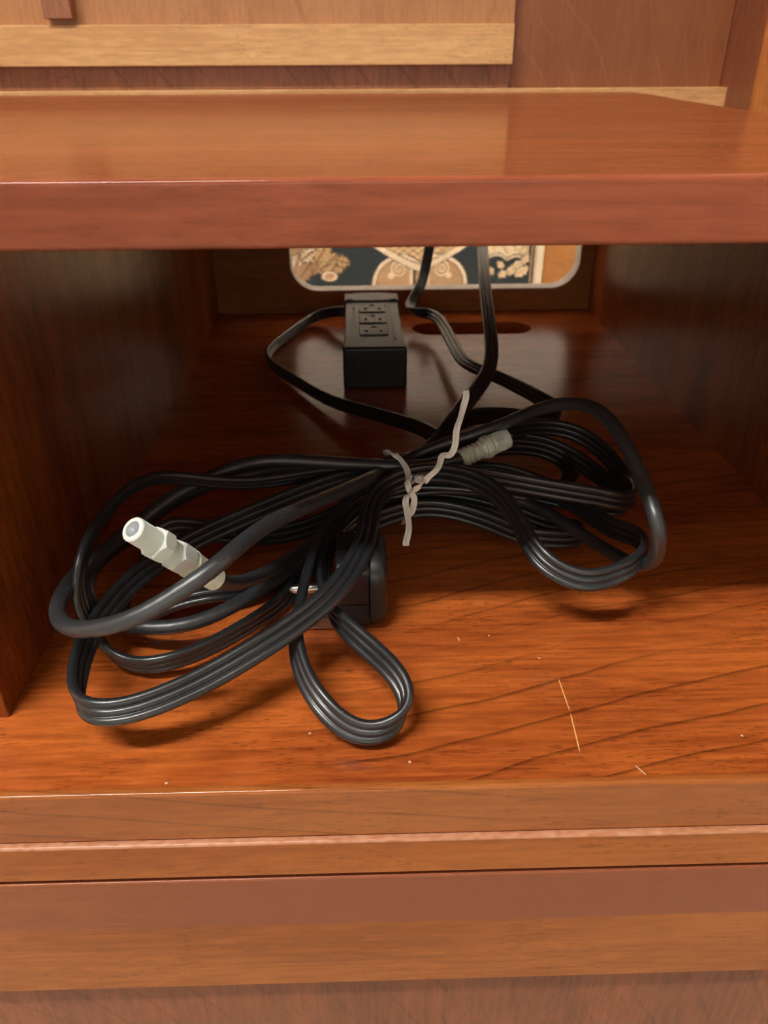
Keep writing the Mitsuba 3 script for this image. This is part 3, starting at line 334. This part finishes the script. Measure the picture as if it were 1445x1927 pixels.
def frames(pos, t, d, W):
    tan = np.gradient(pos, axis=0); tan /= np.linalg.norm(tan, axis=1)[:, None]
    W = np.column_stack([np.interp(t, d, np.asarray(W, float)[:, k]) for k in range(3)])
    k = np.ones(15) / 15
    W = np.column_stack([np.convolve(np.pad(W[:, j], 7, mode='edge'), k, 'valid') for j in range(3)])
    out, prev = [], None
    for T_, w in zip(tan, W):
        w = w - T_ * (w @ T_)
        L = np.linalg.norm(w)
        if prev is not None:
            pw = prev - T_ * (prev @ T_); pw /= np.linalg.norm(pw)
            w = w / max(L, 1e-6) * min(1.0, L * 1.5) * 0.35 + pw * 0.65 if L > 1e-3 else pw
        w /= np.linalg.norm(w); out.append(w); prev = w
    w = np.array(out)
    for _ in range(6):
        w[1:-1] = 0.5 * w[1:-1] + 0.25 * (w[:-2] + w[2:])
    w -= tan * (w * tan).sum(1)[:, None]; w /= np.linalg.norm(w, axis=1)[:, None]
    return w, np.cross(tan, w)
def sweep(pos, a, b, prof, scale=None):
    n, k = len(pos), len(prof)
    sc = np.ones((n, k)) if scale is None else scale
    v = pos[:, None] + a[:, None] * (prof[None, :, 0:1] * sc[..., None]) + b[:, None] * (prof[None, :, 1:2] * sc[..., None])
    i = np.arange(n - 1)[:, None] * k; j = np.arange(k)[None]; j2 = (j + 1) % k
    f = np.vstack([np.stack([i + j, i + j2, i + k + j2], -1).reshape(-1, 3), np.stack([i + j, i + k + j2, i + k + j], -1).reshape(-1, 3)])
    v = np.vstack([v.reshape(-1, 3), pos[0], pos[-1]])
    e = np.arange(k); e2 = (e + 1) % k
    f = np.vstack([f, np.column_stack([e2, e, np.full(k, n * k)]), np.column_stack([(n - 1) * k + e, (n - 1) * k + e2, np.full(k, n * k + 1)])])
    m = trimesh.Trimesh(v, f, process=False)
    if m.volume < 0: m.invert()
    return m
def profile_flat(r=0.00178, pitch=0.0032):
    g = shapely.union_all([sg.Point(k * pitch, 0).buffer(r * (1.04 if k else 0.96), 24) for k in (-1, 0, 1)]).buffer(0.0001).buffer(-0.0001)
    ring = g.exterior; n = 84
    return np.array([ring.interpolate(i / n, normalized=True).coords[0] for i in range(n)])
FLAT = profile_flat() * 1.07
def flat_cord(names):
    ms = []
    for nme in names:
        pos, t, d = spline(PATHS['paths'][nme]['p'])
        ms.append(sweep(pos, *frames(pos, t, d, PATHS['paths'][nme]['w']), FLAT))
    return trimesh.util.concatenate(ms)
add('extension_cord__cord', flat_cord(['strip_cord', 'thin_loop', 'small_loop', 'low_arcs']), 'pvc_cord', 38)
tag('extension_cord', 'black ribbed flat cord with a plug, from the power strip to the small front loop', 'cord')
add('extension_cord_001__cord', flat_cord(['hang', 'big_loop']), 'pvc_cord', 38)
tag('extension_cord_001', 'black flat cord hanging straight from the cut-out, making the widest front left loop', 'cord')
add('extension_cord_002__cord', flat_cord(['rear', 'arc_outer', 'arc_middle', 'arc_inner']), 'pvc_cord', 38)
tag('extension_cord_002', 'black flat cord crossing the floor slot into nested arcs right of the twist tie', 'cord')

# plug lying on the floor, prongs to the left
def round_slab(x0, x1, y0, y1, z0, z1, rc, re, re0=None):
    """box along x with corner radius rc in the yz outline, its ends rounded by re (re0 at x0)"""
    re0 = re if re0 is None else re0
    steps = [(x0 + re0 * (1 - math.sin(t)), rc - re0 * (1 - math.cos(t))) for t in (math.pi / 2, 1.1, 0.7, 0.35, 0.0)]
    steps += [(x1 - re * (1 - math.sin(t)), rc - re * (1 - math.cos(t))) for t in (0.0, 0.35, 0.7, 1.1, math.pi / 2)]
    a = np.linspace(0, 2 * np.pi, 33)[:-1]
    pts = [np.column_stack([np.full(32, x), y + s * np.cos(a), z + s * np.sin(a)]) for x, s in steps
           for (y, z) in ((y0 + rc, z0 + rc), (y1 - rc, z0 + rc), (y1 - rc, z1 - rc), (y0 + rc, z1 - rc))]
    return trimesh.convex.convex_hull(np.vstack(pts))
body = T2M(round_slab(-0.0135, 0.0026, 0.2915, 0.3265, 0.0006, 0.0378, 0.006, 0.0015))
body -= T2M(slab(-0.0115, 0.0012, 0.2900, 0.2922, 0.0160, 0.0168))
body -= T2M(slab(0.0010, 0.0014, 0.2800, 0.2921, 0.0, 0.04))
add('extension_cord__plug', M2T(body), 'plug_plastic', 30, label='black moulded plug lying on its side on the floor')
add('extension_cord__plug__grip', round_slab(0.0024, 0.0108, 0.2905, 0.3280, 0.0002, 0.0396, 0.012, 0.0050, 0.0006), 'plug_plastic', 40, label='rounded back of the plug')
gp = lathe([(0, 0), (0.00235, 0), (0.00235, 0.0190), (0.0020, 0.0212), (0.0012, 0.0226), (0, 0.0230)], 32)
add('extension_cord__plug__ground_prong', along(gp, np.array([-0.0145, 0.3085, 0.0150]), np.array([-0.0385, 0.3085, 0.0140])), 'nickel_bright', 40, label='round metal ground prong')
for y in (0.2932, 0.3185):
    bl = sg.Polygon([(-0.0105, 0), (-0.0105, 0.0063), (-0.0278, 0.0063), (-0.0293, 0.0047), (-0.0293, 0.0016), (-0.0278, 0)]).difference(sg.Point(-0.0245, 0.00315).buffer(0.0016, 12))
    bm = stand(extr(bl, 0.0015), y); bm.apply_translation((0, 0, 0.0012))
    add('extension_cord__plug__blade', bm, 'blade_steel', label='flat metal plug blade')

# coaxial cable
def coax():
    pos, t, d = spline(PATHS['paths']['coax']['p'], 0.0013)
    tan = np.gradient(pos, axis=0); tan /= np.linalg.norm(tan, axis=1)[:, None]
    a = [np.cross(tan[0], [0, 0, 1.0])]
    a[0] /= np.linalg.norm(a[0])
    for T_ in tan[1:]:
        w = a[-1] - T_ * (a[-1] @ T_); a.append(w / np.linalg.norm(w))
    a = np.array(a); b = np.cross(tan, a)
    th = np.linspace(0, 2 * np.pi, 29)[:-1]
    prof = 0.0034 * np.column_stack([np.cos(th), np.sin(th)])
    s = np.arange(len(pos)) * 0.0013
    ripple = 1 + 0.013 * np.sin(2 * np.pi * s[:, None] / 0.0062 + 2 * th[None]) + 0.006 * np.sin(2 * np.pi * s[:, None] / 0.0041 - th[None])
    return sweep(pos, a, b, prof, ripple)
add('coaxial_cable__jacket', coax(), 'pvc_coax', True)
tag('coaxial_cable', 'round black coaxial cable coiled in wide loops with pale screw connectors on both ends', 'cable')
mis = {k: np.array(v) for k, v in PATHS['misc'].items()}
# right end: ribbed sleeve, collar, hexagon nut, ring, centre pin
A0, A1 = mis['male0'], mis['male1']
sleeve = [(0.0033, 0.0), (0.0052, 0.0)]
for k in range(4):
    z = 0.0026 + k * 0.0030
    sleeve += [(0.0052 - 0.0001 * k, z - 0.0004), (0.0046, z), (0.0046, z + 0.0009), (0.0053, z + 0.0013)]
sleeve += [(0.0054, 0.0150), (0.0058, 0.0156), (0.0033, 0.0156), (0.0033, 0.0)]
add('coaxial_cable__connector__sleeve', along(lathe(sleeve), A0, A1), 'crimp', 30, label='ribbed pale crimp sleeve')
add('coaxial_cable__connector__collar', along(lathe([(0.003, 0.0152), (0.0062, 0.0152), (0.0066, 0.0160), (0.0066, 0.0186), (0.0062, 0.0192), (0.0058, 0.0198), (0.0060, 0.0215), (0.003, 0.0215), (0.003, 0.0152)]), A0, A1), 'crimp', 30)
nut = hexnut(0.0112, 0.0212, 0.0262, 0.003, 0.0006)
add('coaxial_cable__connector__nut', along(nut, A0, A1), 'nickel', 20, label='hexagonal nut')
add('coaxial_cable__connector__ring', along(lathe([(0.0042, 0.0258), (0.0058, 0.0258), (0.0060, 0.0262), (0.0059, 0.0300), (0.0056, 0.0306), (0.0044, 0.0306), (0.0042, 0.0270), (0.0042, 0.0258)]), A0, A1), 'nickel', 30)
add('coaxial_cable__connector__pin', along(lathe([(0, 0.0200), (0.0005, 0.0200), (0.0005, 0.0336), (0.0002, 0.0342), (0, 0.0342)], 16), A0, A1), 'brass', 40, label='thin copper coloured centre pin')
tag('coaxial_cable__connector', 'pale greenish male connector right of the twist tie')
# left end: connector screwed into a threaded barrel adapter
B1, B0 = mis['barrel_tip'], mis['barrel_end']
LB = np.linalg.norm(B1 - B0)
def thread(r, z0, z1, p=0.00079, d=0.0006, n=None):
    n = max(2, int((z1 - z0) / p)); q = (z1 - z0) / n
    out = []
    for k in range(n):
        z = z0 + k * q; out += [(r - d, z), (r, z + q * 0.38), (r, z + q * 0.56), (r - d, z + q * 0.94)]
    return out
def tip(z): return LB - z
barrel = [(0.0020, tip(0.0235)), (0.0044, tip(0.0235))] + thread(0.00475, tip(0.0235), tip(0.0170)) + [(0.0044, tip(0.0170))] \
    + [(0.0044, tip(0.0118))] + thread(0.00475, tip(0.0118), tip(0.0014)) + [(0.00475, tip(0.0013)), (0.00475, tip(0.0005)), (0.0043, tip(0.0)), (0.0030, tip(0.0)), (0.0029, tip(0.0008)), (0.0029, tip(0.0030)), (0.0020, tip(0.0030)), (0.0020, tip(0.0235))]
add('coaxial_cable__barrel_adapter__thread', along(lathe(barrel, 64), B0, B1), 'nickel', 20, label='threaded silver barrel pointing up to the left')
add('coaxial_cable__barrel_adapter__hexagon', along(hexnut(0.0114, tip(0.0176), tip(0.0116), 0.003, 0.0008), B0, B1), 'nickel', 15)
add('coaxial_cable__barrel_adapter__insert', along(lathe([(0, tip(0.0035)), (0.00285, tip(0.0035)), (0.00285, tip(0.0012)), (0.0012, tip(0.0016)), (0.0006, tip(0.0022)), (0, tip(0.0022))]), B0, B1), 'dielectric_white', 40, label='grey plastic insert with the contact hole')
tag('coaxial_cable__barrel_adapter', 'silver threaded barrel adapter on the left end')
add('coaxial_cable__end_connector__nut', along(hexnut(0.0112, tip(0.0305), tip(0.0232), 0.003, 0.0009), B0, B1), 'nickel', 15)
zz = tip(0.0305)
add('coaxial_cable__end_connector__sleeve', along(lathe([(0.0033, -0.001), (0.0049, -0.001), (0.0050, 0.0035), (0.0052, zz - 0.0080), (0.0055, zz - 0.0045), (0.0058, zz - 0.0035), (0.0058, zz - 0.0024), (0.0050, zz - 0.0018), (0.0050, zz + 0.0002), (0.0033, zz + 0.0002), (0.0033, -0.001)]), B0, B1), 'crimp', 30)
tag('coaxial_cable__end_connector', 'pale connector behind the barrel adapter, crossed by the cable')

# ------------------------------------------------------------------ twist tie
def tie():
    w, h, rw = 0.0016, 0.00016, 0.00042
    prof = shapely.union_all([sg.box(-w, -h, w, h), sg.Point(0, 0).buffer(rw, 8)]).buffer(0.0001).buffer(-0.00005)
    ring = prof.exterior
    pr = np.array([ring.interpolate(i / 28, normalized=True).coords[0] for i in range(28)])
    ms = []
    for nme in ('tie_top', 'tie_low', 'tie_side'):
        pos, t, d = spline(PATHS['paths'][nme]['p'], 0.0005)
        ms.append(sweep(pos, *frames(pos, t, d, PATHS['paths'][nme]['w']), pr))
    return trimesh.util.concatenate(ms)
add('twist_tie', tie(), 'tie_paper', 40, label='white paper twist tie knotted around the middle of the cable bundle', category='twist tie')

# ------------------------------------------------------------------ power strip
SX0, SX1, SY0, SY1, SZ = -0.0140, 0.0388, 0.6070, 0.7760, 0.0352
tag('power_strip', 'small black power strip lying lengthwise on the compartment floor near the back', 'power strip')
hs = T2M(rbox(SX0 + 0.0012, SX1 - 0.0012, SY0 + 0.012, SY1 - 0.012, 0.0003, SZ - 0.0008, 0.002))
cxs = (SX0 + SX1) / 2
hs -= T2M(slab(SX0 + 0.0085, SX0 + 0.0098, SY0 + 0.030, SY1 - 0.045, SZ - 0.003, SZ + 0.01))
add('power_strip__housing', M2T(hs), 'abs_strip', 30)
add('power_strip__ridge', rbox(SX1 - 0.0098, SX1 - 0.0078, SY0 + 0.025, SY1 - 0.040, SZ - 0.003, SZ + 0.0002, 0.0005), 'abs_strip', 40)
fr = T2M(rbox(SX0, SX1, SY0, SY0 + 0.0135, 0.0, SZ + 0.0004, 0.0025))
for x in (SX0 + 0.009, SX1 - 0.009): fr -= manifold3d.Manifold.cylinder(0.006, 0.0026, 0.0026, 24).rotate((90, 0, 0)).translate((x, SY0 + 0.0020, SZ - 0.0095))
add('power_strip__end_cap', M2T(fr), 'abs_strip', 30, label='front end cap of the power strip')
bk = T2M(rbox(SX0, SX1, SY1 - 0.030, SY1, 0.0, SZ + 0.0010, 0.0018))
for x in (SX0 + 0.0050, SX1 - 0.0050):
    bk -= T2M(slab(x - 0.0032, x + 0.0032, SY1 - 0.0290, SY1 - 0.0250, SZ - 0.002, SZ + 0.01))
    bk -= T2M(slab(x - 0.0045, x + 0.0045, SY1 - 0.0050, SY1 + 0.01, SZ - 0.003, SZ + 0.01))
add('power_strip__end_cap', M2T(bk), 'abs_strip', 30, label='rear end cap of the power strip')
for k, y in enumerate((0.6560, 0.6900, 0.7240)):
    soc = T2M(rbox(cxs - 0.0125, cxs + 0.0125, y - 0.0140, y + 0.0140, SZ - 0.004, SZ + 0.0003, 0.0012))
    for dx, dl in ((-0.0064, 0.0080), (0.0064, 0.0068)): soc -= T2M(slab(cxs + dx - 0.0013, cxs + dx + 0.0013, y - 0.005 - dl / 2, y - 0.005 + dl / 2, SZ - 0.0035, SZ + 0.01))
    soc -= manifold3d.Manifold.cylinder(0.01, 0.0026, 0.0026, 24).translate((cxs, y + 0.0070, SZ - 0.0035))
    add('power_strip__socket', M2T(soc), 'abs_strip', 30)
